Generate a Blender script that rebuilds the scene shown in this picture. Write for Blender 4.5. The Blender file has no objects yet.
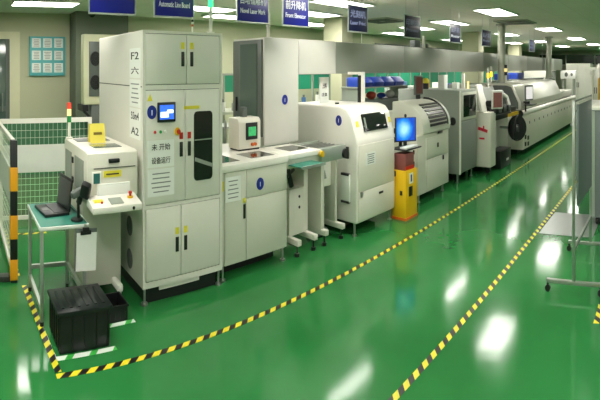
import bpy, bmesh, math, random
from mathutils import Vector, Matrix
random.seed(7)
S = bpy.context.scene
COL = S.collection
PI = math.pi
# ------------------------------------------------------------------ materials
MATS = {}
def lin(c):
    return tuple(((v/255)/12.92 if v/255 <= .04045 else ((v/255+.055)/1.055)**2.4) for v in c)
def M(name, rgb, rough=.5, metal=0, emit=0, var=.05, scale=6, bump=0, bscale=60, spec=.5):
    if name in MATS: return MATS[name]
    m = bpy.data.materials.new(name); m.use_nodes = True
    nt = m.node_tree; N = nt.nodes; L = nt.links
    b = N['Principled BSDF']
    col = lin(rgb)
    tc = N.new('ShaderNodeTexCoord'); nz = N.new('ShaderNodeTexNoise')
    nz.inputs['Scale'].default_value = scale; nz.inputs['Detail'].default_value = 4
    L.new(tc.outputs['Object'], nz.inputs['Vector'])
    mix = N.new('ShaderNodeMix'); mix.data_type = 'RGBA'
    mix.inputs[6].default_value = tuple(v*(1-var) for v in col)+(1,)
    mix.inputs[7].default_value = tuple(min(1, v*(1+var)) for v in col)+(1,)
    L.new(nz.outputs[0], mix.inputs[0])
    L.new(mix.outputs[2], b.inputs['Base Color'])
    b.inputs['Roughness'].default_value = rough; b.inputs['Metallic'].default_value = metal
    b.inputs['Specular IOR Level'].default_value = spec
    if emit:
        L.new(mix.outputs[2], b.inputs['Emission Color']); b.inputs['Emission Strength'].default_value = emit
    if bump:
        n2 = N.new('ShaderNodeTexNoise'); n2.inputs['Scale'].default_value = bscale
        L.new(tc.outputs['Object'], n2.inputs['Vector'])
        bp = N.new('ShaderNodeBump'); bp.inputs['Strength'].default_value = bump; bp.inputs['Distance'].default_value = .01
        L.new(n2.outputs[0], bp.inputs['Height']); L.new(bp.outputs[0], b.inputs['Normal'])
    MATS[name] = m
    return m
WHITE = M('powder_white', (230, 226, 218), .38, var=.03)
IVORY = M('ivory_panel', (214, 212, 202), .42, var=.03)
IVORY2 = M('warm_ivory_panel', (218, 214, 202), .42, var=.03)
SAGE = M('pale_sage_panel', (204, 204, 190), .45, var=.03)
GREY = M('grey_panel', (146, 152, 142), .45, var=.04)
DGREY = M('dark_grey_panel', (92, 98, 94), .4, var=.05)
BLACK = M('black_plastic', (22, 23, 25), .38, var=.15)
RUB = M('black_rubber', (18, 18, 18), .7)
STEEL = M('brushed_steel', (178, 180, 176), .3, metal=.85, var=.06, scale=3)
DUCTM = M('duct_sheet', (156, 160, 150), .4, metal=.35, var=.06, scale=2)
ALU = M('aluminium_profile', (176, 184, 176), .35, metal=.6)
BLUE = M('sign_blue', (18, 26, 132), .35)
NAVY = M('sign_navy', (16, 20, 50), .35)
DISC = M('disc_blue', (20, 40, 140), .4)
TXW = M('letter_white', (235, 238, 250), .5)
TXL = M('letter_faded', (120, 128, 160), .5)
TXK = M('letter_black', (30, 30, 34), .6)
PAPER = M('paper', (226, 228, 222), .7, var=.02)
YEL = M('yellow_paint', (228, 182, 18), .42)
YTAG = M('yellow_label', (226, 212, 60), .5)
YPAP = M('yellow_paper', (232, 216, 92), .7)
RED = M('red_plastic', (196, 40, 28), .4)
ORG = M('orange_plastic', (206, 96, 30), .4)
TEAL = M('teal_mat', (36, 122, 104), .5)
TEALB = M('teal_board', (96, 178, 184), .6)
GCUR = M('green_screen_cloth', (24, 140, 104), .6)
GPART = M('green_partition', (58, 112, 78), .6)
GLASS = M('dark_glass', (24, 28, 28), .08, spec=.8)
GGL = M('greyish_glass', (86, 100, 94), .1, spec=.7)
BIN = M('blue_bin', (34, 66, 172), .4)
WALLM = M('cream_wall', (180, 180, 152), .8, var=.02, scale=1.5)
COLM = M('column_paint', (186, 186, 156), .75, var=.03)
DCOL = M('dark_column_paint', (96, 104, 88), .75, var=.03)
CASTM = M('green_lamp_off', (26, 128, 68), .3)
LAMPF = M('lamp_white_trim', (225, 228, 220), .5)
GLIT = M('green_lit', (40, 255, 110), .4, emit=2.2)
ALIT = M('amber_lit', (255, 180, 40), .4, emit=1.6)
RLIT = M('red_lens', (226, 70, 48), .35, emit=.25)
WLIT = M('clear_lens', (246, 220, 150), .35, emit=.5)
GLENS = M('green_lens', (30, 136, 66), .35, emit=.1)
SCR_B = M('screen_blue', (50, 100, 225), .3, emit=.7, var=.5, scale=40)
SCR_G = M('screen_green', (60, 160, 96), .3, emit=.45, var=.5, scale=40)
SCR_T = M('screen_teal', (40, 90, 84), .3, emit=.2)
SCR_R = M('screen_brown', (104, 66, 60), .3, emit=.3, var=.3, scale=25)
SCR_W = M('screen_pale', (205, 200, 200), .3, emit=.6)
GASK = M('dark_gasket', (60, 64, 58), .7)
PINK = M('pinkish_red_box', (128, 70, 66), .6)
REDG = M('red_graphic', (216, 40, 66), .5)
WOODM = M('tan_box', (170, 140, 90), .7)

def lampmat():
    m = bpy.data.materials.new('lamp_diffuser'); m.use_nodes = True
    nt = m.node_tree; b = nt.nodes['Principled BSDF']
    b.inputs['Base Color'].default_value = (.9, .92, .88, 1)
    b.inputs['Emission Color'].default_value = (1, .965, .89, 1)
    b.inputs['Emission Strength'].default_value = 12
    return m
LAMPM = lampmat()

def floormat():
    m = bpy.data.materials.new('green_epoxy_floor'); m.use_nodes = True
    nt = m.node_tree; N = nt.nodes; L = nt.links; b = N['Principled BSDF']
    tc = N.new('ShaderNodeTexCoord')
    n1 = N.new('ShaderNodeTexNoise'); n1.inputs['Scale'].default_value = .9; n1.inputs['Detail'].default_value = 5
    L.new(tc.outputs['Object'], n1.inputs['Vector'])
    r = N.new('ShaderNodeValToRGB')
    r.color_ramp.elements[0].color = lin((36, 110, 54))+(1,); r.color_ramp.elements[0].position = .3
    r.color_ramp.elements[1].color = lin((48, 126, 66))+(1,); r.color_ramp.elements[1].position = .75
    L.new(n1.outputs[0], r.inputs[0]); L.new(r.outputs[0], b.inputs['Base Color'])
    n2 = N.new('ShaderNodeTexNoise'); n2.inputs['Scale'].default_value = 2.6; n2.inputs['Detail'].default_value = 2
    L.new(tc.outputs['Object'], n2.inputs['Vector'])
    bp = N.new('ShaderNodeBump'); bp.inputs['Strength'].default_value = .1; bp.inputs['Distance'].default_value = .012
    L.new(n2.outputs[0], bp.inputs['Height']); L.new(bp.outputs[0], b.inputs['Normal'])
    n3 = N.new('ShaderNodeTexNoise'); n3.inputs['Scale'].default_value = 2.3
    L.new(tc.outputs['Object'], n3.inputs['Vector'])
    mr = N.new('ShaderNodeMapRange'); mr.inputs[3].default_value = .07; mr.inputs[4].default_value = .15
    L.new(n3.outputs[0], mr.inputs[0]); L.new(mr.outputs[0], b.inputs['Roughness'])
    b.inputs['Specular IOR Level'].default_value = .26
    return m
FLOORM = floormat()

def ceilmat():
    m = bpy.data.materials.new('ceiling_tiles'); m.use_nodes = True
    nt = m.node_tree; N = nt.nodes; L = nt.links; b = N['Principled BSDF']
    tc = N.new('ShaderNodeTexCoord'); br = N.new('ShaderNodeTexBrick')
    br.offset = 0; br.squash = 1
    br.inputs['Color1'].default_value = lin((238, 230, 220))+(1,)
    br.inputs['Color2'].default_value = lin((234, 226, 216))+(1,)
    br.inputs['Mortar'].default_value = lin((222, 214, 204))+(1,)
    br.inputs['Scale'].default_value = 1; br.inputs['Mortar Size'].default_value = .008
    br.inputs['Brick Width'].default_value = .6; br.inputs['Row Height'].default_value = .6
    L.new(tc.outputs['Object'], br.inputs['Vector']); L.new(br.outputs[0], b.inputs['Base Color'])
    b.inputs['Roughness'].default_value = .8
    return m
CEILM = ceilmat()

def stripes(name, c1, c2, ang, period, thr=.5):
    """two-colour diagonal stripes laid out in world metres"""
    m = bpy.data.materials.new(name); m.use_nodes = True
    nt = m.node_tree; N = nt.nodes; L = nt.links; b = N['Principled BSDF']
    g = N.new('ShaderNodeNewGeometry'); mp = N.new('ShaderNodeMapping')
    mp.inputs['Rotation'].default_value = (0, 0, ang)
    L.new(g.outputs['Position'], mp.inputs['Vector'])
    sp = N.new('ShaderNodeSeparateXYZ'); L.new(mp.outputs[0], sp.inputs[0])
    d = N.new('ShaderNodeMath'); d.operation = 'DIVIDE'; d.inputs[1].default_value = period
    L.new(sp.outputs[0], d.inputs[0])
    f = N.new('ShaderNodeMath'); f.operation = 'FRACT'; L.new(d.outputs[0], f.inputs[0])
    q = N.new('ShaderNodeMath'); q.operation = 'GREATER_THAN'; q.inputs[1].default_value = thr; L.new(f.outputs[0], q.inputs[0])
    mix = N.new('ShaderNodeMix'); mix.data_type = 'RGBA'
    mix.inputs[6].default_value = lin(c1)+(1,); mix.inputs[7].default_value = lin(c2)+(1,)
    L.new(q.outputs[0], mix.inputs[0]); L.new(mix.outputs[2], b.inputs['Base Color'])
    b.inputs['Roughness'].default_value = .45
    return m
HAZ = stripes('hazard_stripes', (226, 214, 44), (20, 22, 20), PI/4, .094)
GWT = stripes('green_white_stripes', (225, 232, 225), (60, 180, 70), PI/5, .16, .7)

def desktop_mat():
    m = bpy.data.materials.new('desktop_screen'); m.use_nodes = True
    nt = m.node_tree; N = nt.nodes; L = nt.links; b = N['Principled BSDF']
    tc = N.new('ShaderNodeTexCoord'); mp = N.new('ShaderNodeMapping')
    mp.inputs['Location'].default_value = (.2, 0, .0); mp.inputs['Scale'].default_value = (6.5, 6.5, 6.5)
    gr = N.new('ShaderNodeTexGradient'); gr.gradient_type = 'SPHERICAL'
    nz = N.new('ShaderNodeTexNoise'); nz.inputs['Scale'].default_value = 14
    L.new(tc.outputs['Object'], mp.inputs[0]); L.new(mp.outputs[0], gr.inputs[0]); L.new(tc.outputs['Object'], nz.inputs[0])
    ad = N.new('ShaderNodeMath'); ad.operation = 'MULTIPLY_ADD'; ad.inputs[1].default_value = .3
    L.new(nz.outputs[0], ad.inputs[0]); L.new(gr.outputs[1], ad.inputs[2])
    r = N.new('ShaderNodeValToRGB'); e = r.color_ramp.elements
    e[0].position = .15; e[0].color = lin((24, 70, 190))+(1,)
    e[1].position = .9; e[1].color = lin((170, 235, 240))+(1,)
    n = e.new(.42); n.color = lin((36, 140, 225))+(1,)
    L.new(ad.outputs[0], r.inputs[0])
    L.new(r.outputs[0], b.inputs['Emission Color']); b.inputs['Emission Strength'].default_value = .75
    b.inputs['Base Color'].default_value = (.01, .02, .05, 1); b.inputs['Roughness'].default_value = .2
    return m
DESK = desktop_mat()

# ------------------------------------------------------------------ geometry helpers
class G:
    def __init__(s): s.bm = bmesh.new()
    def _bev(s, vs, bev, seg=2):
        if bev:
            es = list({e for v in vs for e in v.link_edges})
            bmesh.ops.bevel(s.bm, geom=es, offset=bev, segments=seg, profile=.5, affect='EDGES', clamp_overlap=True)
    def box(s, x0, x1, y0, y1, z0, z1, bev=0, seg=2):
        r = bmesh.ops.create_cube(s.bm, size=1)
        for v in r['verts']:
            v.co = Vector(((x0+x1)/2+v.co.x*(x1-x0), (y0+y1)/2+v.co.y*(y1-y0), (z0+z1)/2+v.co.z*(z1-z0)))
        s._bev(r['verts'], bev, seg); return s
    def obb(s, c, size, rot=(0, 0, 0), bev=0):
        r = bmesh.ops.create_cube(s.bm, size=1)
        mt = Matrix.Translation(c) @ Matrix.Rotation(rot[2], 4, 'Z') @ Matrix.Rotation(rot[1], 4, 'Y') @ Matrix.Rotation(rot[0], 4, 'X')
        for v in r['verts']: v.co = mt @ Vector((v.co.x*size[0], v.co.y*size[1], v.co.z*size[2]))
        s._bev(r['verts'], bev); return s
    def cyl(s, p0, p1, r, r2=None, n=20):
        p0 = Vector(p0); p1 = Vector(p1); d = p1-p0
        q = d.to_track_quat('Z', 'Y').to_matrix().to_4x4()
        bmesh.ops.create_cone(s.bm, cap_ends=True, segments=n, radius1=r, radius2=r if r2 is None else r2, depth=d.length,
                              matrix=Matrix.Translation((p0+p1)/2) @ q); return s
    def tube(s, pts, r, n=10):
        for a, b in zip(pts, pts[1:]): s.cyl(a, b, r, n=n)
        for p in pts[1:-1]: s.ball(p, r, n=n)
        return s
    def ball(s, c, r, n=12, sc=(1, 1, 1)):
        bmesh.ops.create_uvsphere(s.bm, u_segments=n, v_segments=max(6, n//2), radius=r,
                                  matrix=Matrix.Translation(c) @ Matrix.Diagonal((*sc, 1))); return s
    def prism(s, pts, axis, a, b, bev=0, seg=2):
        """polygon pts (2D) extruded along axis 'x' (pts = y,z), 'y' (x,z) or 'z' (x,y)"""
        def co(p, t):
            return {'x': (t, p[0], p[1]), 'y': (p[0], t, p[1]), 'z': (p[0], p[1], t)}[axis]
        va = [s.bm.verts.new(co(p, a)) for p in pts]; vb = [s.bm.verts.new(co(p, b)) for p in pts]
        fs = [s.bm.faces.new(va), s.bm.faces.new(vb[::-1])]
        n = len(pts)
        for i in range(n): fs.append(s.bm.faces.new((va[i], vb[i], vb[(i+1) % n], va[(i+1) % n])))
        bmesh.ops.recalc_face_normals(s.bm, faces=fs)
        s._bev(va+vb, bev, seg); return s
    def ring(s, c, r, t, axis, n=32, m=8):
        ax = {'x': Matrix.Rotation(PI/2, 4, 'Y'), 'y': Matrix.Rotation(PI/2, 4, 'X'), 'z': Matrix.Identity(4)}[axis]
        mt = Matrix.Translation(c) @ ax; vs = []
        for i in range(n):
            a = 2*PI*i/n
            vs.append([s.bm.verts.new(mt @ Vector(((r+t*math.cos(2*PI*j/m))*math.cos(a), (r+t*math.cos(2*PI*j/m))*math.sin(a), t*math.sin(2*PI*j/m)))) for j in range(m)])
        fs = []
        for i in range(n):
            for j in range(m):
                fs.append(s.bm.faces.new((vs[i][j], vs[(i+1) % n][j], vs[(i+1) % n][(j+1) % m], vs[i][(j+1) % m])))
        bmesh.ops.recalc_face_normals(s.bm, faces=fs); return s
OFF = {}
def fin(me, mat):
    if isinstance(mat, (list, tuple)):
        for m_ in mat: me.materials.append(m_)
    else: me.materials.append(mat)
    me.shade_smooth(); me.set_sharp_from_angle(angle=math.radians(35))
def mk(name, g, mat, parent=None, label=None):
    """link builder g as ONE mesh object; coordinates are world metres unless the thing is local"""
    bm = g.bm
    if parent is not None: off = OFF[parent.name]
    else:
        xs = [v.co for v in bm.verts]
        lo = Vector([min(c[i] for c in xs) for i in range(3)]); hi = Vector([max(c[i] for c in xs) for i in range(3)])
        off = Vector(((lo.x+hi.x)/2, (lo.y+hi.y)/2, lo.z))
    bmesh.ops.translate(bm, verts=bm.verts, vec=-off)
    me = bpy.data.meshes.new(name); bm.to_mesh(me); bm.free(); fin(me, mat)
    o = bpy.data.objects.new(name, me); COL.objects.link(o)
    if parent is not None: o.parent = parent
    else: o.location = off
    OFF[o.name] = off
    if label: o['label'] = label
    return o
def tag(o, label, cat, group=None, kind=None):
    o['label'] = label; o['category'] = cat
    if group: o['group'] = group
    if kind: o['kind'] = kind
    return o
def struct(name, g, mat):
    o = mk(name, g, mat); o['kind'] = 'structure'; return o
def thing(name, label, cat, loc, rz=0, group=None, local=False):
    o = bpy.data.objects.new(name, None); COL.objects.link(o); o.location = loc; o.rotation_euler = (0, 0, rz)
    o.empty_display_size = .1
    OFF[o.name] = Vector((0, 0, 0)) if (local or rz) else Vector(loc)
    return tag(o, label, cat, group)
def copy_tree(o, parent=None):
    c = o.copy(); COL.objects.link(c)
    if parent is not None: c.parent = parent
    for ch in list(o.children): copy_tree(ch, c)
    return c
def text(s, parent, mat, origin, width, height, face='y', name='lettering', depth=.0015):
    """raised lettering centred on origin, facing -Y ('y') or -X ('x') or +Z ('z')"""
    cu = bpy.data.curves.new(name, 'FONT'); cu.body = s; cu.align_x = 'CENTER'; cu.align_y = 'CENTER'
    cu.extrude = depth; cu.offset = .008; cu.resolution_u = 2
    cu.extrude = .01
    tmp = bpy.data.objects.new('tmp', cu); COL.objects.link(tmp)
    dg = bpy.context.evaluated_depsgraph_get(); me = bpy.data.meshes.new_from_object(tmp.evaluated_get(dg))
    bpy.data.objects.remove(tmp); bpy.data.curves.remove(cu)
    if not me.vertices: return None
    xs = [v.co.x for v in me.vertices]; ys = [v.co.y for v in me.vertices]
    cx, cy = (min(xs)+max(xs))/2, (min(ys)+max(ys))/2
    sx = width/(max(xs)-min(xs)); sy = height/(max(ys)-min(ys))
    R = {'y': Matrix.Rotation(PI/2, 4, 'X'), 'x': Matrix.Rotation(-PI/2, 4, 'Z') @ Matrix.Rotation(PI/2, 4, 'X'), 'z': Matrix.Identity(4)}[face]
    off = OFF[parent.name]
    for v in me.vertices:
        c = R @ Vector(((v.co.x-cx)*sx, (v.co.y-cy)*sy, v.co.z*depth/.01)); v.co = c+Vector(origin)-off
    me.name = name; me.materials.clear(); me.materials.append(mat)
    o = bpy.data.objects.new(name, me); COL.objects.link(o); o.parent = parent; OFF[o.name] = off
    return o
def ipaper(parent, x0, x1, y, z0, z1, face='y', lines=None, name='paper_notice', extra=True):
    """thin sheet with printed rows, facing -Y at y, or facing -X at y when face='x' (x0..x1 then run along Y)"""
    g = G()
    if face == 'y': g.box(x0, x1, y-.002, y, z0, z1)
    else: g.box(y-.002, y, x0, x1, z0, z1)
    p = mk(name, g, PAPER, parent)
    if lines:
        h = (z1-z0)/len(lines)
        for i, t in enumerate(lines):
            if not t: continue
            zc = z1-h*(i+.5)
            c = ((x0+x1)/2, y-.003, zc) if face == 'y' else (y-.003, (x0+x1)/2, zc)
            text(t, p, TXK, c, abs(x1-x0)*.7, h*.5, face, 'printed_text', .0008)
    elif extra:
        g = G(); n = 5
        for i in range(n):
            zc = z1-(z1-z0)*(i+1)/(n+1); w = (x1-x0)*random.uniform(.25, .38)
            xc = (x0+x1)/2
            if face == 'y': g.box(xc-w, xc+w, y-.0032, y-.0018, zc-.005, zc+.003)
            else: g.box(y-.0032, y-.0018, xc-w, xc+w, zc-.005, zc+.003)
        mk('printed_rows', g, M('print_grey', (120, 122, 122), .7), p)
    return p
def door(parent, x0, x1, y, z0, z1, mat, hx=None, hz=None, tagm=YTAG, th=.018):
    """panel door facing -Y with a recessed black pull and a warning tag"""
    d = mk('door', G().box(x0, x1, y-th, y, z0, z1, .004), mat, parent)
    if hx is not None:
        g = G().box(hx-.018, hx+.018, y-th-.006, y-th+.001, hz-.055, hz+.055, .004)
        h = mk('handle', g, BLACK, d)
        if tagm: mk('warning_tag', G().box(hx-.02, hx+.02, y-th-.002, y-th+.001, hz+.075, hz+.125), tagm, d)
    return d
def disc(parent, x, y, z, r=.052):
    d = mk('blue_disc_sign', G().cyl((x, y-.003, z), (x, y+.001, z), r, n=28), DISC, parent)
    mk('disc_symbol', G().box(x-.004, x+.004, y-.0045, y-.0025, z-.022, z+.016), TXW, d)
def foot(parent, x, y, h, r=.012):
    mk('levelling_foot', G().cyl((x, y, .012), (x, y, h), r, n=10).cyl((x, y, 0), (x, y, .014), .032, n=16), STEEL, parent)
def estop(parent, p, r=.022, face='y'):
    x, y, z = p; e = (0, -1, 0) if face == 'y' else (0, 0, 1)
    E = lambda t: (x+e[0]*t, y+e[1]*t, z+e[2]*t)
    b = mk('stop_button_collar', G().cyl(E(0), E(.012), r*1.5, n=20), YEL, parent)
    mk('stop_button', G().cyl(E(.012), E(.035), r*.6, n=16).cyl(E(.03), E(.045), r, r*.85, n=18), RED, b)

# ------------------------------------------------------------------ the room
CZ = 2.62
struct('floor', G().box(-5, 30, -6, 9.8, -.1, 0), FLOORM)
struct('ceiling', G().box(-5, 30, -6, 9.8, CZ, CZ+.1), CEILM)
struct('wall_back', G().box(-5, 30, 9.8, 9.95, 0, CZ), WALLM)
struct('wall_left', G().box(-5.15, -5, -6, 9.95, 0, CZ), WALLM)
struct('wall_right', G().box(30, 30.15, -6, 9.95, 0, CZ), M('green_grey_wall', (170, 176, 152), .8, var=.03))
struct('wall_front', G().box(-5, 30, -6.15, -6, 0, CZ), WALLM)
struct('baseboard_back', G().box(-5, 30, 9.78, 9.8, 0, .1), GREY)
# door far left of the back wall
d1 = struct('door_1', G().box(.2, 1.14, 9.74, 9.8, 0, 2.18, .004), GGL)
mk('door_rail', G().box(.2, 1.14, 9.72, 9.745, 0, .25).box(1.06, 1.14, 9.72, 9.745, .25, 2.18).box(.2, .28, 9.72, 9.745, .25, 2.18).box(.28, 1.06, 9.72, 9.745, 1.0, 1.08), DGREY, d1)
mk('door_handle', G().cyl((.98, 9.68, 1.0), (.98, 9.68, 1.3), .015), STEEL, d1)
struct('trim_1', G().box(1.14, 1.36, 9.7, 9.8, 0, 2.3).box(0, .2, 9.7, 9.8, 0, 2.3).box(.2, 1.14, 9.7, 9.8, 2.18, 2.3), M('door_frame_cream', (206, 202, 170), .6))
struct('trim_2', G().box(2.5, 3.7, 9.25, 9.8, 0, CZ, .005), DCOL)
# structural columns
struct('trim_3', G().box(8.05, 8.45, 7.0, 7.6, 0, CZ, .01), COLM)
struct('trim_4', G().box(13.7, 14.15, 6.0, 6.6, 0, CZ, .01), COLM)
struct('trim_5', G().box(21.0, 21.45, 7.0, 7.6, 0, CZ, .01), COLM)
# dark window band on the far stretch of the back wall
w = struct('window_1', G().box(13.0, 19.5, 9.76, 9.8, 1.45, 2.35), M('night_window', (44, 62, 48), .15))
mk('window_frame', G().box(13, 19.5, 9.73, 9.765, 1.41, 1.46).box(13, 19.5, 9.73, 9.765, 2.34, 2.39).box(14.6, 14.65, 9.73, 9.765, 1.45, 2.35).box(16.2, 16.25, 9.73, 9.765, 1.45, 2.35).box(17.8, 17.85, 9.73, 9.765, 1.45, 2.35), DGREY, w)
w = struct('window_2', G().box(29.95, 30, 1.0, 8.5, 1.9, 2.4), MATS['night_window'])
mk('window_frame', G().box(29.92, 29.96, 1, 8.5, 1.85, 1.9).box(29.92, 29.96, 1, 8.5, 2.4, 2.45).box(29.92, 29.96, 2.8, 2.86, 1.9, 2.4).box(29.92, 29.96, 4.6, 4.66, 1.9, 2.4).box(29.92, 29.96, 6.6, 6.66, 1.9, 2.4), IVORY, w)

# ------------------------------------------------------------------ ceiling lamps
lt = thing('ceiling_light', 'x', 'ceiling light', (0, 0, CZ), local=True)
mk('lamp_frame', G().box(-.62, .62, -.31, -.28, -.03, 0).box(-.62, .62, .28, .31, -.03, 0).box(-.62, -.59, -.28, .28, -.03, 0).box(.59, .62, -.28, .28, -.03, 0), LAMPF, lt)
mk('diffuser', G().box(-.59, .59, -.28, .28, -.02, -.004), LAMPM, lt)
LA = []
for x in (-3.9, .4, 4.6, 8.98, 13.4, 17.8, 22.2, 26.5): LA.append((x, 3.5))
for x in (-2.4, 1.9, 6.25, 10.55, 14.9, 19.2, 23.6): LA.append((x, 5.42))
for x in (1.62, 4.75, 7.05, 11.4, 15.7, 20.0): LA.append((x, 8.2 if x == 1.62 else 7.7 if x == 4.75 else 6.95))
for x in (5.98, 8.6, 12.8, 17.0): LA.append((x, 8.6))
for x in (-2.4, 2.4, 7.2, 12, 17, 22): LA.append((x, -.2))  # this row and the next: unseen lamps behind the camera, added for lighting
for x in (0, 5, 10): LA.append((x, -3.4))
for x in (-3.9, .4, 4.6): LA.append((x, 1.5))  # extra fill lamps, added out of view to brighten the machine fronts
LLAB = {(8.98, 3.5): 'large bright ceiling panel lamp nearest the camera, above the aisle tape',
        (13.4, 3.5): 'bright ceiling panel lamp over the reflow oven, second along the aisle row',
        (17.8, 3.5): 'ceiling panel lamp third along the aisle row, above the oven far end',
        (22.2, 3.5): 'small far ceiling panel lamp at right edge, last of the aisle row in view',
        (6.25, 5.42): 'ceiling panel lamp cut by the top edge, above the dark laser print sign',
        (10.55, 5.42): 'ceiling panel lamp just above the small blue and white sign',
        (1.62, 8.2): 'ceiling panel lamp at top left above the teal notice board',
        (4.75, 7.7): 'ceiling panel lamp behind the green lit signal tower'}
used = False
for i, (x, y) in enumerate(LA):
    o = lt if not used else copy_tree(lt); used = True
    o.location = (x, y, CZ)
    if (x, y) in LLAB:
        o['label'] = LLAB[(x, y)]
        if 'group' in o: del o['group']
    else:
        o['label'] = 'rectangular white recessed ceiling panel lamp in the rows farther back or added unseen as fill'; o['group'] = 'recessed ceiling panel lamps'
# AC cassettes
def cassette(x, y, lab):
    t = thing('air_vent', lab, 'air vent', (x, y, CZ))
    mk('vent_frame', G().box(x-.45, x+.45, y-.45, y+.45, CZ-.025, CZ-.001, .006), M('vent_paint', (168, 172, 156), .6), t)
    g = G()
    for k in range(4):
        r = .4-.085*k
        g.box(x-r, x+r, y-r, y-r+.03, CZ-.035, CZ-.02).box(x-r, x+r, y+r-.03, y+r, CZ-.035, CZ-.02)
        g.box(x-r, x-r+.03, y-r, y+r, CZ-.035, CZ-.02).box(x+r-.03, x+r, y-r, y+r, CZ-.035, CZ-.02)
    mk('louvre', g, DGREY, t)
cassette(11.1, 3.8, 'square grey louvred ceiling vent between the two nearest aisle lamps')
cassette(9.2, 6.65, 'square grey ceiling vent right of the laser print sign')
t = thing('dome_camera', 'small dark dome camera under the ceiling at upper left', 'camera', (2.75, 8.9, CZ))
mk('base_plate', G().cyl((2.75, 8.9, CZ-.04), (2.75, 8.9, CZ-.001), .09), GREY, t)
mk('dome', G().ball((2.75, 8.9, CZ-.05), .08, n=16), GLASS, t)

# ------------------------------------------------------------------ hanging signs
def sign(x0, x1, mat, cn, en, lab, tm=TXW, tm2=None, y=4.2, z0=2.11, z1=2.39):
    t = thing('hanging_sign', lab, 'sign', ((x0+x1)/2, y, z0))
    mk('sign_board', G().box(x0, x1, y-.006, y+.006, z0, z1, .003), mat, t)
    g = G().box(x0-.008, x1+.008, y-.009, y+.009, z0-.01, z0+.002).box(x0-.008, x0+.002, y-.009, y+.009, z0, z1).box(x1-.002, x1+.008, y-.009, y+.009, z0, z1).box(x0-.008, x1+.008, y-.009, y+.009, z1-.002, z1+.008)
    mk('sign_frame', g, ALU, t)
    for xx in (x0+.05, x1-.05): mk('hanging_wire', G().cyl((xx, y, z1), (xx, y, CZ), .0025, n=6), STEEL, t)
    w = x1-x0; xc = (x0+x1)/2
    if cn: text(cn, t, tm, (xc, y-.008, z0+.195), w*.8, .085, 'y')
    if en: text(en, t, tm2 or tm, (xc, y-.008, z0+.095), w*.8, .044, 'y')
sign(1.27, 1.75, BLUE, None, None, 'blue hanging sign cut by the top edge, leftmost of the row')
sign(1.97, 2.43, BLUE, None, 'Automatic Line Board', 'blue hanging sign left of the lit green signal tower')
sign(3.01, 3.47, BLUE, '自动镭雕机', 'Novel Laser Mark', 'blue hanging sign with white lettering, over the dark glazed shield door')
sign(3.71, 4.15, BLUE, '前升降机', 'Front Elevator', 'blue hanging sign reading Front Elevator')
sign(4.97, 5.41, NAVY, '光刻机', 'Laser Print', 'dark navy hanging sign in front of the cream column', TXL)
sign(6.45, 6.98, NAVY, '印刷机', 'Printer', 'plain navy hanging sign with faded lettering, above the duct middle', TXL)
sign(8.15, 8.63, NAVY, '贴片机', 'Mounter', 'small navy hanging sign with bright white lower lettering', TXL, TXW)
sign(9.8, 10.35, NAVY, '贴片机', 'Mounter', 'small dark hanging sign beside the far green cream column', TXL)
sign(13.6, 14.2, NAVY, '回流炉', 'Reflow', 'tiny dark hanging sign farthest along the row', TXL)

# ------------------------------------------------------------------ back wall things
t = thing('notice_board', 'teal notice board with nine white sheets on the cream wall', 'notice board', (1.98, 9.78, 1.58))
mk('backing', G().box(1.58, 2.39, 9.75, 9.799, 1.58, 2.23, .006), TEALB, t)
for i in range(3):
    for j in range(3):
        x = 1.635+i*.25; z = 2.045-j*.205
        p = ipaper(t, x, x+.2, 9.75, z, z+.155, name='sheet')
t = thing('smoke_extractor_cabinet', 'tall cream equipment cabinet with two fan grilles behind the big grey cabinet', 'cabinet', (2.7, 7.3, 0))
mk('body', G().box(2.02, 3.3, 7.0, 7.16, 1.26, 2.12, .01), M('cream_metal', (206, 206, 172), .5), t)
mk('lower_frame', G().box(2.16, 3.3, 7.03, 7.3, 0, 1.26, .01), DGREY, t)
p = mk('grille_panel', G().box(2.11, 2.32, 6.985, 7.001, 1.36, 2.03, .004), DGREY, t)
for z in (1.53, 1.82):
    g = G()
    for r in (.03, .055, .08): g.ring((2.215, 6.98, z), r, .006, 'y', n=20, m=6)
    g.cyl((2.215, 6.978, z), (2.215, 6.99, z), .09, n=24)
    mk('fan_grille', g, BLACK, p)
mk('bracket', G().box(2.0, 2.1, 7.0, 7.3, 1.18, 1.26).tube([(2.05, 7.1, 1.18), (2.15, 7.1, 1.1), (2.3, 7.1, 1.05)], .02), BLACK, t)

# ------------------------------------------------------------------ safety fence at left
def mesh_panel(t, along, fixed, a0, a1, z0, z1, name='wire_mesh'):
    g = G(); st = .066; r = .0019
    n = int((a1-a0)/st)
    for i in range(n+1):
        a = a0+(a1-a0)*i/n
        if along == 'x': g.box(a-r, a+r, fixed-r, fixed+r, z0, z1)
        else: g.box(fixed-r, fixed+r, a-r, a+r, z0, z1)
    n = int((z1-z0)/st)
    for i in range(n+1):
        z = z0+(z1-z0)*i/n
        if along == 'x': g.box(a0, a1, fixed-r, fixed+r, z-r, z+r)
        else: g.box(fixed-r, fixed+r, a0, a1, z-r, z+r)
    mk(name, g, M('wire_coat', (206, 216, 196), .5), t)
FY = 6.5
t = thing('mesh_fence', 'white framed wire mesh safety fence panel facing the camera', 'fence', (1.3, FY, 0))
mk('fence_frame', G().box(.62, 2.0, FY-.02, FY+.02, 1.1, 1.15).box(.62, .66, FY-.02, FY+.02, 0, 1.1).box(1.95, 2.0, FY-.02, FY+.02, 0, 1.1).box(.66, 1.95, FY-.02, FY+.02, .05, .09), WHITE, t)
mk('solid_panel', G().box(.66, 1.95, FY-.008, FY+.008, .56, .86), M('fence_board', (214, 216, 208), .5), t)
mesh_panel(t, 'x', FY, .66, 1.95, .86, 1.1); mesh_panel(t, 'x', FY, .66, 1.95, .09, .56)
t = thing('mesh_fence', 'wire mesh safety fence panel running back from the striped post', 'fence', (.6, 5.6, 0))
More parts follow.
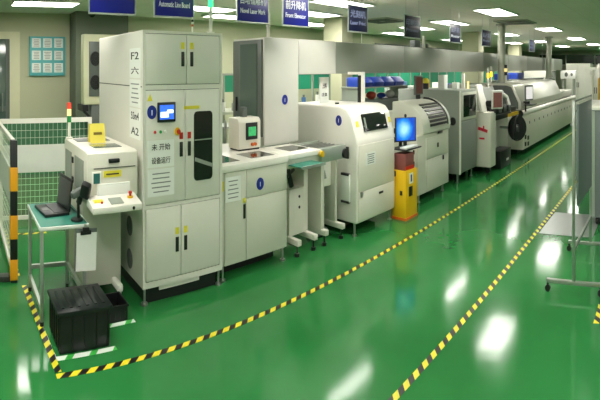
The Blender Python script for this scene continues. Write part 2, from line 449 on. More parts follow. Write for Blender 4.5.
mk('fence_frame', G().box(.58, .62, 4.8, 6.46, 1.09, 1.13).box(.58, .62, 6.42, 6.46, 0, 1.09).box(.58, .62, 4.8, 6.42, .05, .09), WHITE, t)
mk('solid_panel', G().box(.592, .608, 4.8, 6.42, .56, .86), MATS['fence_board'], t)
mesh_panel(t, 'y', .6, 4.8, 6.42, .86, 1.09); mesh_panel(t, 'y', .6, 4.8, 6.42, .09, .56)
t = thing('striped_post', 'square black and yellow striped post at the fence corner', 'post', (.6, 4.75, 0))
g = G(); g.box(.563, .637, 4.713, 4.787, 0, 1.13, .006)
mk('post', g, BLACK, t)
for z0, z1 in ((.02, .186), (.345, .535), (.726, .917)):
    mk('yellow_band', G().box(.56, .64, 4.71, 4.79, z0, z1, .006), M('amber_yellow', (232, 160, 24), .45), t)
tag(mk('floor_sill', G().box(-1.2, .56, 4.74, 4.84, 0, .045, .006), M('dark_sill', (44, 52, 46), .6)), 'dark low sill on the floor left of the striped post', 'sill')
t = thing('green_partition', 'low dark green partition standing behind the mesh fence', 'partition', (1.6, 7.3, 0))
mk('panel', G().box(.3, 2.9, 7.28, 7.32, .4, 1.06), GPART, t)
for x in (.35, 2.85): mk('leg', G().box(x-.03, x+.03, 7.27, 7.33, 0, .4), DGREY, t)

# ------------------------------------------------------------------ signal towers
def tower(x, y, z, h, lab, lit=None, r=.022, cols=None, name='signal_tower'):
    t = thing(name, lab, 'signal light', (x, y, z))
    mk('pole', G().cyl((x, y, z), (x, y, z+h*.45), r*.7, n=12).cyl((x, y, z), (x, y, z+.012), r*1.6, n=16), WHITE, t)
    zz = z+h*.45; cols = cols or [GLENS, WLIT, RLIT]; hh = h*.55/len(cols)
    for c in cols:
        mk('lens', G().cyl((x, y, zz), (x, y, zz+hh*.94), r, n=16), c, t); zz += hh
    return t

# ------------------------------------------------------------------ desktop machine unit (left)
t = thing('bench_machine', 'small ivory machine with a yellow card on its lid, left of the tall cabinet', 'machine', (1.4, 4.35, 0))
mk('lower_body', G().box(1.2, 1.6, 4.2, 4.78, .1, .78, .006), SAGE, t)
mk('upper_body', G().prism([(3.93, .80), (3.93, 1.115), (4.0, 1.125), (4.81, 1.125), (4.81, .78), (4.0, .78)], 'x', 1.17, 1.67, .012), IVORY2, t)
mk('lid_seam', G().box(1.23, 1.64, 3.924, 3.931, 1.008, 1.013), GASK, t)
mk('handle', G().box(1.37, 1.48, 3.905, 3.93, 1.045, 1.075, .008), BLACK, t)
h = mk('counter_display', G().box(1.215, 1.30, 3.918, 3.93, .90, .99, .004), WHITE, t)
mk('screen', G().box(1.225, 1.285, 3.914, 3.92, .91, .98), SCR_T, h)
lb = mk('yellow_label', G().box(1.325, 1.5, 3.926, 3.931, .945, .99), YTAG, t)
mk('printed_rows', G().box(1.35, 1.475, 3.924, 3.927, .962, .972), TXK, lb)
w1 = mk('lid_window', G().box(1.3, 1.58, 4.12, 4.32, 1.122, 1.128, .001), GGL, t)
mk('rear_opening', G().box(1.24, 1.6, 4.52, 4.74, 1.121, 1.1275, .001), DGREY, t)
for a, b in ((4.05, 4.36), (4.5, 4.74)): mk('side_vent_panel', G().box(1.163, 1.171, a, b, .82, 1.05), GREY, t)
for z in (.83, .98): mk('hinge', G().box(1.155, 1.17, 4.42, 4.46, z, z+.045), BLACK, t)
mk('stabiliser_foot', G().box(1.5, 1.56, 4.02, 4.7, .09, .15, .02).cyl((1.53, 4.06, 0), (1.53, 4.06, .09), .02), WHITE, t)
for x, y in ((1.25, 4.7), (1.25, 4.3)): foot(t, x, y, .1)
ct = mk('console', G().prism([(3.72, .745), (3.72, .79), (3.93, .83), (3.93, .76)], 'x', 1.16, 1.625, .006), WHITE, t)
mk('touch_pad', G().obb((1.4, 3.8, .807), (.12, .1, .006), (math.radians(10.8), 0, 0)), GREY, ct)
estop(ct, (1.55, 3.83, .812), .018, 'z')
mk('socket', G().cyl((1.54, 3.715, .765), (1.54, 3.722, .765), .012, n=14), BLACK, ct)
mk('warning_sticker', G().obb((1.24, 3.82, .811), (.09, .05, .003), (math.radians(10.8), 0, 0)), YTAG, ct)
mk('red_key', G().cyl((1.26, 3.78, .803), (1.26, 3.78, .815), .01, n=12), RED, ct)
mk('rear_plate', G().box(1.26, 1.58, 3.905, 3.93, .82, .905, .002), PAPER, t)
t2 = thing('yellow_card', 'folded yellow notice card standing on the bench machine lid', 'card', (1.42, 4.42, 1.128))
mk('card', G().obb((1.42, 4.40, 1.2), (.16, .003, .15), (math.radians(-14), 0, 0)).obb((1.42, 4.46, 1.2), (.16, .003, .15), (math.radians(14), 0, 0)), YPAP, t2)
mk('ink_marks', G().obb((1.42, 4.396, 1.2), (.09, .004, .02), (math.radians(-14), 0, 0)), M('brown_ink', (130, 110, 40), .7), t2)
tower(1.21, 4.76, 1.125, .3, 'signal tower with red lens on top, on the bench machine corner', r=.024)

# ------------------------------------------------------------------ work stand with laptop
TX0, TX1, TY0, TY1, TZ = .715, 1.165, 3.86, 4.56, .66
t = thing('work_stand', 'aluminium frame stand with teal mat top at the left end', 'table', (.94, 4.2, 0))
mk('tabletop', G().box(TX0, TX1, TY0, TY1, TZ-.028, TZ-.003, .004), M('table_edge', (206, 212, 206), .4), t)
mk('mat', G().box(TX0+.012, TX1-.012, TY0+.012, TY1-.012, TZ-.003, TZ), TEAL, t)
for x in (TX0+.025, TX1-.035):
    for y in (TY0+.03, TY1-.03):
        l = mk('leg', G().box(x-.015, x+.015, y-.015, y+.015, .03, TZ-.028, .003), ALU, t)
        mk('foot_pad', G().cyl((x, y, 0), (x, y, .03), .018, n=12), BLACK, l)
mk('rail', G().box(TX0+.04, TX1-.05, TY1-.045, TY1-.015, .17, .2).box(TX0+.01, TX0+.04, TY0+.04, TY1-.04, .1, .13), ALU, t)
mk('rail', G().box(TX1-.05, TX1-.02, TY0+.04, TY1-.04, .17, .2), ALU, t)
t = thing('laptop', 'open black laptop on the teal mat', 'laptop', (.91, 4.27, TZ), math.radians(-82))
# local: base along -Y from hinge at y=+.12
mk('base', G().box(-.165, .165, -.12, .12, 0, .022, .004), BLACK, t)
mk('keyboard', G().box(-.14, .14, -.02, .09, .022, .025), M('keys', (46, 48, 50), .5), t)
mk('touchpad', G().box(-.04, .04, -.1, -.04, .022, .024), DGREY, t)
sc = mk('display_lid', G().obb((0, .137, .135), (.33, .012, .23), (math.radians(-8), 0, 0), .003), BLACK, t)
mk('screen', G().obb((0, .1295, .134), (.3, .004, .2), (math.radians(-8), 0, 0)), M('screen_off', (30, 38, 40), .15), sc)
t = thing('barcode_scanner', 'black handheld scanner on its stand at the mat edge', 'scanner', (1.09, 3.96, TZ))
mk('stand_base', G().cyl((1.08, 3.96, TZ), (1.08, 3.96, TZ+.014), .055, n=24), BLACK, t)
mk('stand_neck', G().tube([(1.1, 3.98, TZ+.01), (1.1, 3.99, TZ+.1), (1.095, 3.97, TZ+.17)], .014), BLACK, t)
hd = mk('scanner_body', G().tube([(1.1, 3.97, TZ+.12), (1.12, 3.93, TZ+.21)], .026, n=14).obb((1.145, 3.9, TZ+.215), (.09, .075, .11), (.3, .3, -.5), .02), BLACK, t)
mk('scan_window', G().obb((1.07, 3.93, TZ+.195), (.11, .06, .05), (0, -.3, .25), .014), DGREY, hd)
mk('cable', G().tube([(1.12, 3.99, TZ+.02), (1.13, 4.15, TZ+.008), (1.12, 4.3, TZ+.008), (1.08, 4.4, TZ+.02)], .004, n=8), BLACK, t)
t = thing('clipboard', 'clipboard with white sheet hanging under the stand top', 'clipboard', (1.12, 3.84, .34))
cb = mk('board', G().obb((1.13, 3.85, .49), (.2, .006, .28), (0, .04, 0)), DGREY, t)
mk('sheet', G().obb((1.135, 3.845, .475), (.185, .004, .255), (0, .04, 0)), PAPER, t)
mk('clip', G().box(1.08, 1.18, 3.835, 3.85, .59, .62, .004).box(1.1, 1.16, 3.83, 3.85, .61, .64, .004), BLACK, t)
mk('hook', G().tube([(1.13, 3.845, .62), (1.13, 3.85, .65)], .006).cyl((1.13, 3.842, .645), (1.13, 3.858, .645), .015, n=14), STEEL, t)

# crates
def crate(x0, x1, y0, y1, h, lab, lid):
    t = thing('storage_crate', lab, 'crate', ((x0+x1)/2, (y0+y1)/2, 0))
    g = G(); w = .006
    if lid: g.prism([(x0+.012, y0+.012), (x1-.012, y0+.012), (x1-.012, y1-.012), (x0+.012, y1-.012)], 'z', 0, h-.02, .006)
    else:
        g.box(x0, x1, y0, y1, 0, .008).box(x0, x1, y0, y0+w, .008, h).box(x0, x1, y1-w, y1, .008, h).box(x0, x0+w, y0+w, y1-w, .008, h).box(x1-w, x1, y0+w, y1-w, .008, h)
    for i in range(5):
        xx = x0+.02+(x1-x0-.04)*i/4; g.box(xx-.004, xx+.004, y0+.004 if lid else y0-.005, y0+.014, .02, h-.05)
    for i in range(5):
        yy = y0+.03+(y1-y0-.06)*i/4; g.box(x0+.003, x0+.012, yy-.004, yy+.004, .02, h-.05)
    mk('crate_body', g, BLACK, t)
    if lid:
        g = G().box(x0-.008, x1+.008, y0-.008, y1+.008, h-.03, h-.004, .005)
        for i in range(6):
            xx = x0+.05+(x1-x0-.1)*i/5; g.box(xx-.012, xx+.012, y0+.05, y1-.05, h-.006, h)
        mk('lid', g, M('black_lid', (26, 29, 32), .28, var=.15), t)
    else:
        mk('rim', G().box(x0-.01, x1+.01, y0-.01, y0+.004, h-.015, h).box(x0-.01, x1+.01, y1-.004, y1+.01, h-.015, h).box(x0-.01, x0+.004, y0, y1, h-.015, h).box(x1-.004, x1+.01, y0, y1, h-.015, h), BLACK, t)
crate(.79, 1.235, 3.455, 3.84, .26, 'large black lidded storage crate on the green floor under the stand', True)
crate(1.275, 1.5, 3.77, 4.0, .11, 'small open black crate behind the lidded crate', False)

# ------------------------------------------------------------------ tall control cabinet
X0, X1, YF, YB = 1.715, 2.62, 3.92, 5.25
t = thing('control_cabinet', 'tall pale grey cabinet with doors, touch screen and notices', 'cabinet', (2.12, 4.6, 0))
g = G().box(X0, X1, YF+.018, YB, .12, 1.975, .008)
mk('body', g, IVORY, t)
mk('front_frame', G().box(X0, X0+.03, YF, YF+.018, .12, 1.975).box(X1-.03, X1, YF, YF+.018, .12, 1.975).box(X0+.03, X1-.03, YF, YF+.018, 1.955, 1.975).box(X0+.03, X1-.03, YF, YF+.018, 1.545, 1.58).box(X0+.03, X1-.03, YF, YF+.018, .69, .715).box(X0+.03, X1-.03, YF, YF+.018, .12, .165), IVORY, t)
mk('seam_gap', G().box(X0+.03, X1-.03, YF+.0175, YF+.0185, .16, 1.96), GASK, t)
mk('plinth', G().box(X0+.05, X1-.05, YF+.05, YB-.1, 0, .12), BLACK, t)
mk('side_seam', G().box(X0-.001, X0+.002, YF+.02, YB-.01, 1.565, 1.572), GASK, t)
yd = YF+.017
door(t, X0+.034, 2.19, yd, 1.584, 1.951, IVORY, 2.148, 1.77)
door(t, 2.196, X1-.034, yd, 1.584, 1.951, IVORY, 2.25, 1.77)
dm = door(t, X0+.034, 2.172, yd, .719, 1.541, IVORY, 2.13, 1.1, RED)
dr = door(t, 2.178, X1-.034, yd, .719, 1.541, IVORY, 2.222, 1.1, RED)
door(t, X0+.034, 2.127, yd, .169, .686, IVORY, 2.085, .4)
door(t, 2.133, X1-.034, yd, .169, .686, IVORY, 2.18, .4)
def rrect(x0, x1, z0, z1, r, n=6):
    pts = []
    for cx, cz, a0 in ((x1-r, z1-r, 0), (x0+r, z1-r, PI/2), (x0+r, z0+r, PI), (x1-r, z0+r, 1.5*PI)):
        for i in range(n+1): pts.append((cx+r*math.cos(a0+PI/2*i/n), cz+r*math.sin(a0+PI/2*i/n)))
    return pts
wf = mk('door_window', G().prism(rrect(2.275, 2.495, .85, 1.375, .035), 'y', YF-.006, YF+.0005), GLASS, dr)
mk('window_rail', G().box(2.28, 2.49, YF-.008, YF-.005, 1.155, 1.163), GREY, wf)
mk('inner_tray', G().prism([(2.285, 1.03), (2.49, .97), (2.49, .94), (2.285, 1.0)], 'y', YF-.008, YF-.005), GREY, wf)
mk('window_label', G().box(2.16, 2.34, YF-.003, YF+.0005, 1.395, 1.42), YTAG, dr)
hm = mk('touch_screen', G().box(1.865, 2.06, YF-.02, YF, 1.31, 1.455, .006), BLACK, dm)
s_ = mk('screen', G().box(1.885, 2.04, YF-.022, YF-.019, 1.33, 1.435), SCR_B, hm)
mk('screen_graphics', G().box(1.895, 1.98, YF-.0235, YF-.0215, 1.345, 1.385).box(1.965, 2.03, YF-.0235, YF-.0215, 1.375, 1.4), M('screen_white', (220, 235, 250), .3, emit=1.1), s_)
disc(dm, 1.81, YF-.001, 1.385, .05)
mk('warning_triangle', G().prism([(1.76, 1.465), (1.82, 1.465), (1.79, 1.52)], 'y', YF-.003, YF+.0005), YTAG, dm)
for x, m_ in ((1.84, RED), (1.9, GLENS), (1.955, PAPER)): mk('push_button', G().cyl((x, YF-.014, 1.24), (x, YF, 1.24), .012, n=14), m_, dm)
estop(dm, (2.085, YF, 1.235), .02)
ipaper(dm, 1.765, 2.05, YF-.001, .985, 1.18, lines=['未 开始', '设备运行'])
p = ipaper(dm, 1.765, 2.05, YF-.001, .775, .972)
# side notices, fans
ipaper(t, 3.97, 4.25, X0, 1.63, 1.85, 'x', ['F2', '六'])
ipaper(t, 3.97, 4.25, X0, 1.415, 1.62, 'x')
ipaper(t, 3.97, 4.25, X0, 1.18, 1.405, 'x', ['5Sm4', 'A2'])
for z in (.25, .5):
    g = G().cyl((X0-.004, 4.25, z), (X0+.001, 4.25, z), .075, n=24)
    for r in (.02, .04, .06): g.ring((X0-.006, 4.25, z), r, .003, 'x', n=24, m=6)
    mk('side_fan', g, DGREY, t)
for x in (X0+.03, X1-.03): foot(t, x, YF+.03, .12)
mk('skirt', G().box(1.9, 2.35, YF+.02, YF+.03, .085, .12), IVORY, t)
tower(2.52, 3.99, 1.975, .46, 'tall signal tower with lit green lens on the tall cabinet', r=.026, cols=[GLIT, M('amber_lens', (230, 170, 40), .35, emit=.5), RLIT])
tower(2.42, 4.2, 1.975, .14, 'tiny signal tower with orange and white lenses on the cabinet top', r=.012, cols=[ORG, PAPER, BLACK, PAPER])

# ------------------------------------------------------------------ low cabinet with worktop
A0, A1, AY = 2.64, 3.56, 3.95
t = thing('low_cabinet', 'waist-high pale grey machine cabinet with white top and blue disc', 'cabinet', (3.1, 4.5, 0))
mk('body', G().box(A0, A1, AY+.016, 5.1, .12, .87, .006), SAGE, t)
mk('worktop', G().box(A0-.01, A1+.005, AY-.01, 5.1, .87, .93, .006), WHITE, t)
yd = AY+.016
mk('panel', G().box(2.96, A1-.006, AY, yd, .635, .865, .003), SAGE, t)
mk('door', G().box(2.96, A1-.006, AY, yd, .125, .628, .003), SAGE, t)
d = mk('door', G().box(A0+.035, 2.953, AY, yd, .125, .865, .003), SAGE, t)
mk('handle', G().box(2.915, 2.945, AY-.007, AY+.001, .47, .59, .004), BLACK, d)
mk('warning_tag', G().box(2.91, 2.945, AY-.002, AY+.001, .6, .64), YTAG, d)
mk('side_label', G().box(A0+.003, A0+.028, yd-.003, yd+.001, .72, .8), YTAG, t)
p = ipaper(d, 2.68, 2.88, AY-.001, .63, .83)
disc(t, 3.15, AY-.001, .73, .052)
mk('top_window', G().box(2.66, 2.95, 4.06, 4.46, .928, .932), GLASS, t)
mk('top_window', G().box(3.13, 3.48, 4.08, 4.39, .928, .932), GLASS, t)
for x in (A0+.03, A1-.04): foot(t, x, AY+.04, .12)
mk('plinth', G().box(A0+.05, A1-.05, AY+.2, 5.0, 0, .12), BLACK, t)
# operator panel box standing on the worktop
t = thing('operator_panel', 'grey operator box with green screen standing on the white worktop', 'control panel', (3.44, 4.58, .93))
mk('housing', G().prism([(4.5, .945), (4.5, 1.2), (4.53, 1.235), (4.72, 1.235), (4.72, .945)], 'x', 3.25, 3.6, .01), IVORY2, t)
mk('foot_strip', G().box(3.27, 3.58, 4.51, 4.71, .93, .946), BLACK, t)
b = mk('bezel', G().box(3.36, 3.54, 4.488, 4.502, 1.03, 1.19, .004), BLACK, t)
mk('screen', G().box(3.395, 3.51, 4.484, 4.489, 1.065, 1.15), SCR_G, b)
for x, m_ in ((3.455, ORG), (3.5, ORG)): mk('knob', G().cyl((x, 4.47, .985), (x, 4.5, .985), .016, n=14), m_, t)
mk('arm', G().box(3.4, 3.47, 4.62, 4.68, 1.235, 1.33), DGREY, t)

# ------------------------------------------------------------------ shield cabinet and duct
DY = 4.6
t = thing('shield_cabinet', 'tall white shield enclosure with dark glazed side door on the worktop', 'enclosure', (4.0, 4.9, .93))
mk('shell', G().box(3.74, 4.36, DY, 5.3, .93, 2.01, .006), M('shield_white', (208, 206, 198), .35, var=.03), t)
f = mk('side_door', G().box(3.715, 3.741, DY+.03, 5.28, 1.02, 1.99, .004), DGREY, t)
mk('door_glass', G().box(3.709, 3.716, DY+.12, 5.1, 1.12, 1.95), GGL, f)
mk('handle', G().box(3.695, 3.716, 5.17, 5.2, 1.25, 1.4, .004), BLACK, f)
disc(t, 4.1, DY-.001, 1.38, .052)
DX1 = 20.0
t = thing('exhaust_duct', 'long brushed sheet metal duct above the machine line', 'duct', (12, DY+.25, 1.64))
xs = [4.362, 5.15, 7.05, 8.95, 10.85, 12.75, 14.65, 16.55, 18.45, DX1]
for a, b in zip(xs, xs[1:]): mk('duct_panel', G().box(a+.003, b-.003, DY, DY+.5, 1.64, 2.01, .004), MATS['shield_white'] if a < 5 else DUCTM, t)
for x in (6.1, 9.9, 13.7, 17.5): mk('hanger_rod', G().cyl((x, DY+.25, 2.0), (x, DY+.25, CZ), .006, n=8), STEEL, t)
tower(3.93, 4.75, 2.01, .26, 'white signal pole behind the Front Elevator sign', r=.03, cols=[WHITE, WHITE])
t = thing('duct_fan', 'small dark fan with white post on top of the duct', 'fan', (7.95, 4.7, 2.01))
mk('post', G().cyl((7.95, 4.7, 2.01), (7.95, 4.7, 2.2), .035), WHITE, t)
mk('housing', G().box(7.65, 7.86, 4.72, 4.86, 2.01, 2.13, .02), DGREY, t)
mk('motor_cover', G().box(8.04, 8.2, 4.72, 4.86, 2.01, 2.09, .02), DGREY, t)
for x, y, lab in ((11.6, 4.38, 'round metal exhaust pipe rising from the oven near end'), (16.9, 4.42, 'round metal exhaust pipe at the oven far end')):
    t = thing('exhaust_pipe', lab, 'pipe', (x, y, 1.402))
    mk('pipe', G().cyl((x, y, 1.402), (x, y, CZ-.03), .11, n=24), M('pipe_metal', (176, 178, 164), .38, metal=.4), t)
    mk('flange', G().cyl((x, y, CZ-.035), (x, y, CZ-.001), .16, n=24), STEEL, t)
    mk('flange', G().cyl((x, y, 1.402), (x, y, 1.44), .15, n=24), STEEL, t)

# ------------------------------------------------------------------ transfer conveyor
t = thing('transfer_conveyor', 'slim conveyor on two stands between low cabinet and white printer', 'conveyor', (4.1, 4.2, 0))
mk('white_deck', G().box(3.58, 4.14, 3.95, 4.55, .885, .93, .004), WHITE, t)
mk('deck_window', G().box(3.76, 4.08, 4.12, 4.42, .928, .933), GLASS, t)
mk('front_rail', G().box(3.58, 4.14, 3.97, 4.0, .8, .885, .003), SAGE, t)
mk('rail_box', G().box(4.14, 4.6, 3.93, 4.0, .8, .935, .004), ALU, t)
mk('rail_box', G().box(4.14, 4.6, 4.42, 4.48, .8, .935, .004), ALU, t)
g = G()
for i in range(5): g.box(4.14, 4.6, 4.06+i*.075, 4.075+i*.075, .9, .925)
mk('belt_guides', g, STEEL, t)
mk('end_motor', G().cyl((4.57, 3.9, .85), (4.57, 3.96, .85), .05, n=20).box(4.6, 4.63, 3.9, 4.0, .79, .91, .004), BLACK, t)
mk('yellow_knob', G().cyl((4.12, 3.9, .89), (4.12, 3.94, .89), .03, n=20), YEL, t)
tr = mk('pull_out_tray', G().box(3.6, 3.99, 3.74, 4.0, .83, .842, .003), TEAL, t)
mk('tray_rim', G().box(3.595, 3.995, 3.735, 3.742, .822, .846), ALU, tr)
sa = mk('stand', G().box(3.71, 3.96, 4.08, 4.35, .15, .58, .004).box(3.96, 4.03, 4.08, 4.35, .15, .83, .004), IVORY2, t)
for z in (.4, .5): mk('cable_hole', G().cyl((3.88, 4.074, z), (3.88, 4.081, z), .014, n=12), BLACK, sa)
sb = mk('stand', G().box(4.17, 4.23, 3.98, 4.42, .15, .8, .004).box(4.5, 4.55, 4.04, 4.42, .15, .8, .004).box(4.23, 4.5, 4.38, 4.42, .15, .8, .002), SAGE, t)
for s_, m_, xx in ((sa, IVORY2, (3.72, 4.0)), (sb, SAGE, (4.2, 4.525))):
    for x in xx:
        b_ = mk('base_bar', G().box(x-.03, x+.03, 3.9, 4.5, .1, .155, .006), m_, s_)
        mk('levelling_foot', G().cyl((x, 3.95, .01), (x, 3.95, .1), .01, n=10).cyl((x, 3.95, 0), (x, 3.95, .03), .03, n=14), BLACK, b_)
mk('controller_box', G().box(4.24, 4.49, 4.1, 4.3, .52, .8, .004), WHITE, t)
mk('logo_mark', G().prism([(4.33, .6), (4.4, .6), (4.365, .69)], 'y', 4.096, 4.101), GREY, t)
mk('hanging_cables', G().tube([(4.3, 4.2, .52), (4.32, 4.15, .4), (4.4, 4.15, .3), (4.42, 4.25, .24)], .018), BLACK, t)
mk('actuator', G().tube([(3.66, 4.05, .78), (3.72, 4.05, .62)], .03).tube([(3.6, 4.02, .72), (3.8, 4.1, .76)], .02), BLACK, t)
tag(mk('cable_coil', G().ring((4.42, 4.3, .2), .13, .025, 'z', n=28).ring((4.42, 4.3, .185), .1, .022, 'z', n=28), M('hose_grey', (96, 104, 98), .5)), 'grey hose coil lying under the slim conveyor', 'hose')
for o in COL.objects:
    if o.name.startswith('cable_coil'): o.location.z = 0

# ------------------------------------------------------------------ white screen printer
PX0, PX1 = 4.67, 5.58
t = thing('screen_printer', 'bulky white machine with slanted front window and blue disc', 'machine', (5.12, 4.4, 0))
prof = [(3.8, .13), (5.15, .13), (5.15, 1.30), (4.1, 1.31), (3.97, 1.285), (3.90, 1.22), (3.8, .95)]
mk('body', G().prism(prof, 'x', PX0, PX1, .022, 3), WHITE, t)
mk('front_skin', G().box(PX0+.03, PX1-.03, 3.79, 3.802, .45, .92, .004), IVORY2, t)
mk('lower_door', G().box(PX0+.03, PX1-.03, 3.79, 3.802, .15, .44, .004), IVORY2, t)
g = G(); g.obb((5.15, 3.858, 1.135), (.56, .012, .19), (math.radians(-20.3), 0, 0), .01)
w = mk('front_window', g, GLASS, t)
mk('window_label', G().obb((4.92, 3.848, 1.13), (.03, .006, .12), (math.radians(-20.3), 0, 0)), GREY, w)
for x in (4.76, 5.52): mk('warning_tag', G().obb((x, 3.86, 1.13), (.05, .006, .06), (math.radians(-20.3), 0, 0)), YTAG, t)
sgn = mk('blue_disc_sign', G().cyl((PX0-.003, 4.12, 1.16), (PX0+.001, 4.12, 1.16), .055, n=28), DISC, t)
mk('disc_symbol', G().box(PX0-.005, PX0-.002, 4.116, 4.124, 1.14, 1.18), TXW, sgn)
mk('pull', G().box(5.16, 5.26, 3.782, 3.792, .36, .385, .003), BLACK, t)
mk('lock', G().cyl((4.76, 3.78, .42), (4.76, 3.792, .42), .03, n=16), STEEL, t)
ipaper(t, 4.86, 5.08, 3.789, .7, .83)
for x, z in ((5.56, .52), (5.56, .9), (5.56, 1.0)): mk('latch', G().box(x-.012, x+.016, 3.78, 3.8, z-.03, z+.03, .003), BLACK, t)
mk('wiping_cloth', G().box(PX0-.035, PX0, 3.9, 4.06, .34, .63, .015), PAPER, t)
for z in (.61, .33): mk('cloth_clip', G().box(PX0-.04, PX0, 3.91, 4.05, z, z+.025, .004), BLACK, t)
mk('top_knob', G().cyl((4.95, 4.4, 1.3), (4.95, 4.4, 1.325), .03, n=16), BLACK, t)
for x in (PX0+.04, PX1-.04): foot(t, x, 3.87, .14, .016)
for x in (PX0+.08, PX1-.08): foot(t, x, 5.0, .14, .016)
mk('underframe', G().box(PX0+.1, PX1-.1, 4.1, 5.0, .05, .14), BLACK, t)
t = thing('duct_support', 'white square support post between printer top and duct', 'post', (5.82, 4.75, 1.29))
t.location = (5.47, 4.35, 1.306); OFF[t.name] = Vector((5.47, 4.35, 1.306))
mk('post', G().box(5.43, 5.52, 4.32, 4.39, 1.306, 1.66, .004), WHITE, t)
mk('dark_edge', G().box(5.405, 5.43, 4.33, 4.38, 1.306, 1.62), BLACK, t)
mk('top_bracket', G().box(5.43, 5.52, 4.39, 4.6, 1.63, 1.66), WHITE, t)
t = thing('paper_stand', 'white paper sign panel standing on the printer top', 'sign', (5.05, 4.75, 1.3))
mk('panel', G().box(4.94, 5.14, 4.74, 4.76, 1.30, 1.6, .002), PAPER, t)
text('上料', t, TXK, (5.04, 4.738, 1.5), .1, .06); text('注意', t, TXK, (5.04, 4.738, 1.4), .12, .04)

# ------------------------------------------------------------------ yellow cabinet + computer stand
t = thing('yellow_cabinet', 'small yellow floor box below the desktop monitor', 'cabinet', (5.74, 3.76, 0))
mk('body', G().box(5.6, 5.93, 3.62, 3.86, .02, .555, .006), YEL, t)
mk('base', G().box(5.59, 5.94, 3.61, 3.87, 0, .03, .003), ORG, t)
l_ = mk('label', G().box(5.7, 5.8, 3.617, 3.621, .4, .52), PAPER, t)
mk('label_print', G().box(5.73, 5.77, 3.615, 3.618, .42, .5), M('blue_print', (60, 90, 150), .6), l_)
mk('socket', G().box(5.68, 5.78, 3.61, 3.621, .26, .37, .004), BLACK, t)
mk('side_latch', G().box(5.592, 5.601, 3.68, 3.72, .28, .33), BLACK, t)
t = thing('red_box', 'dark red carton on the yellow box', 'box', (5.74, 3.7, .555))
mk('carton', G().box(5.62, 5.86, 3.64, 3.84, .556, .74, .004), PINK, t)
mk('flap', G().box(5.62, 5.86, 3.636, 3.641, .56, .6), RED, t)
t = thing('computer_stand', 'metal stand with keyboard tray behind the yellow box', 'stand', (5.8, 3.85, 0))
mk('upright', G().box(5.63, 5.66, 3.88, 3.91, 0, .78, .002), STEEL, t)
mk('upright', G().box(5.95, 6.0, 3.8, 3.85, 0, .78, .002), WHITE, t)
mk('tray', G().box(5.62, 6.06, 3.62, 3.92, .775, .79, .004), BLACK, t)
mk('mast', G().box(5.8, 5.84, 3.84, 3.88, .79, 1.05, .002), BLACK, t)
tag(mk('keyboard', G().obb((5.82, 3.7, .80), (.34, .12, .02), (0, 0, 0), .004), PAPER), 'pale keyboard on the tray under the monitor', 'keyboard')
t = thing('desktop_monitor', 'black monitor with bright blue desktop screen', 'monitor', (5.86, 3.83, .83), math.radians(-35))
mk('case', G().box(-.175, .175, -.03, 0, .025, .305, .006), BLACK, t)
mk('rear_shell', G().box(-.1, .1, 0, .04, .08, .25, .015), BLACK, t)
o = mk('screen', G().box(-.155, .155, -.033, -.029, -.13, .13), DESK, t); o.location = (0, 0, .17)
mk('foot', G().box(-.09, .09, -.06, .06, -.035, -.025, .004).box(-.025, .025, -.01, .02, -.03, .06), BLACK, t)
t.location = (5.86, 3.8, .826)
# webcam-like knob on top and black speakers beside
mk('camera', G().ball((0, -.01, .325), .022, n=12), BLACK, t)

# ------------------------------------------------------------------ louvred machine (rounded hood)
LX0, LX1 = 6.3, 7.42
t = thing('louvred_machine', 'pale green-grey machine with rounded louvred hood', 'machine', (6.85, 4.4, 0))
pr = [(3.85, .86), (4.45, .86), (4.45, 1.27), (4.3, 1.27)]
arc = []
for i in range(9):
    a = PI/2*i/8; arc.append((4.3-.48*math.sin(a), .93+.34*math.cos(a)))
mk('hood', G().prism(pr+arc[1:]+[(3.82, .87)], 'x', LX0+.15, LX1, .012), SAGE, t)
mk('body', G().box(LX0, LX1, 3.85, 5.0, .12, .86, .01), SAGE, t)
mk('rear_cover', G().box(LX0+.35, LX1-.05, 4.45, 4.95, .86, 1.1, .01), SAGE, t)
mk('lower_door', G().box(LX0+.28, LX1-.04, 3.835, 3.852, .16, .53, .004), SAGE, t)
mk('upper_door', G().box(LX0+.28, LX1-.04, 3.835, 3.852, .54, .81, .004), SAGE, t)
fr = [(4.34-.52*math.sin(PI/2*i/10)-.0, .93+.36*math.cos(PI/2*i/10)) for i in range(11)]
fr2 = [(4.34-.49*math.sin(PI/2*i/10), .93+.33*math.cos(PI/2*i/10)) for i in range(11)]
mk('hood_rim', G().prism(fr+fr2[::-1], 'x', LX1-.07, LX1+.02), M('rim_pale', (206, 212, 200), .3), t)
mk('hood_edge_seal', G().prism([(a-.008, b+.008) for a, b in fr]+fr2[::-1], 'x', LX1-.1, LX1-.07), BLACK, t)
for k in range(7):
    a = PI/2*(.36+k*.095); y = 4.3-.485*math.sin(a); z = .93+.345*math.cos(a)
    mk('louvre_slot', G().obb(((LX0+.42+LX1-.16)/2, y, z), (LX1-.16-LX0-.36, .034, .014), (math.atan2(.345*math.sin(a), .485*math.cos(a)), 0, 0)), BLACK, t)
for k in range(2): mk('door_pull', G().box(6.95+k*.2, 6.99+k*.2, 3.82, 3.836, .66-k*.19, .72-k*.19, .004), BLACK, t)
mk('hood_handle', G().box(6.95, 7.1, 3.8, 3.822, .84, .87, .006), BLACK, t)
for z in (.5, .64): mk('side_switch', G().box(LX0-.006, LX0+.002, 3.9, 3.93, z, z+.05), BLACK, t)
for x in (LX0+.2, LX1-.06): foot(t, x, 3.95, .13, .02)
for x in (LX0+.1, LX1-.1): foot(t, x, 4.9, .13, .02)
mk('underframe', G().box(LX0+.1, LX1-.1, 4.1, 4.9, .04, .13), BLACK, t)
t = thing('wall_screen', 'dark reddish upright display behind the rounded louvred hood', 'monitor', (7.25, 4.4, 1.27))
mk('case', G().box(7.12, 7.38, 4.38, 4.43, 1.33, 1.6, .006), DGREY, t)
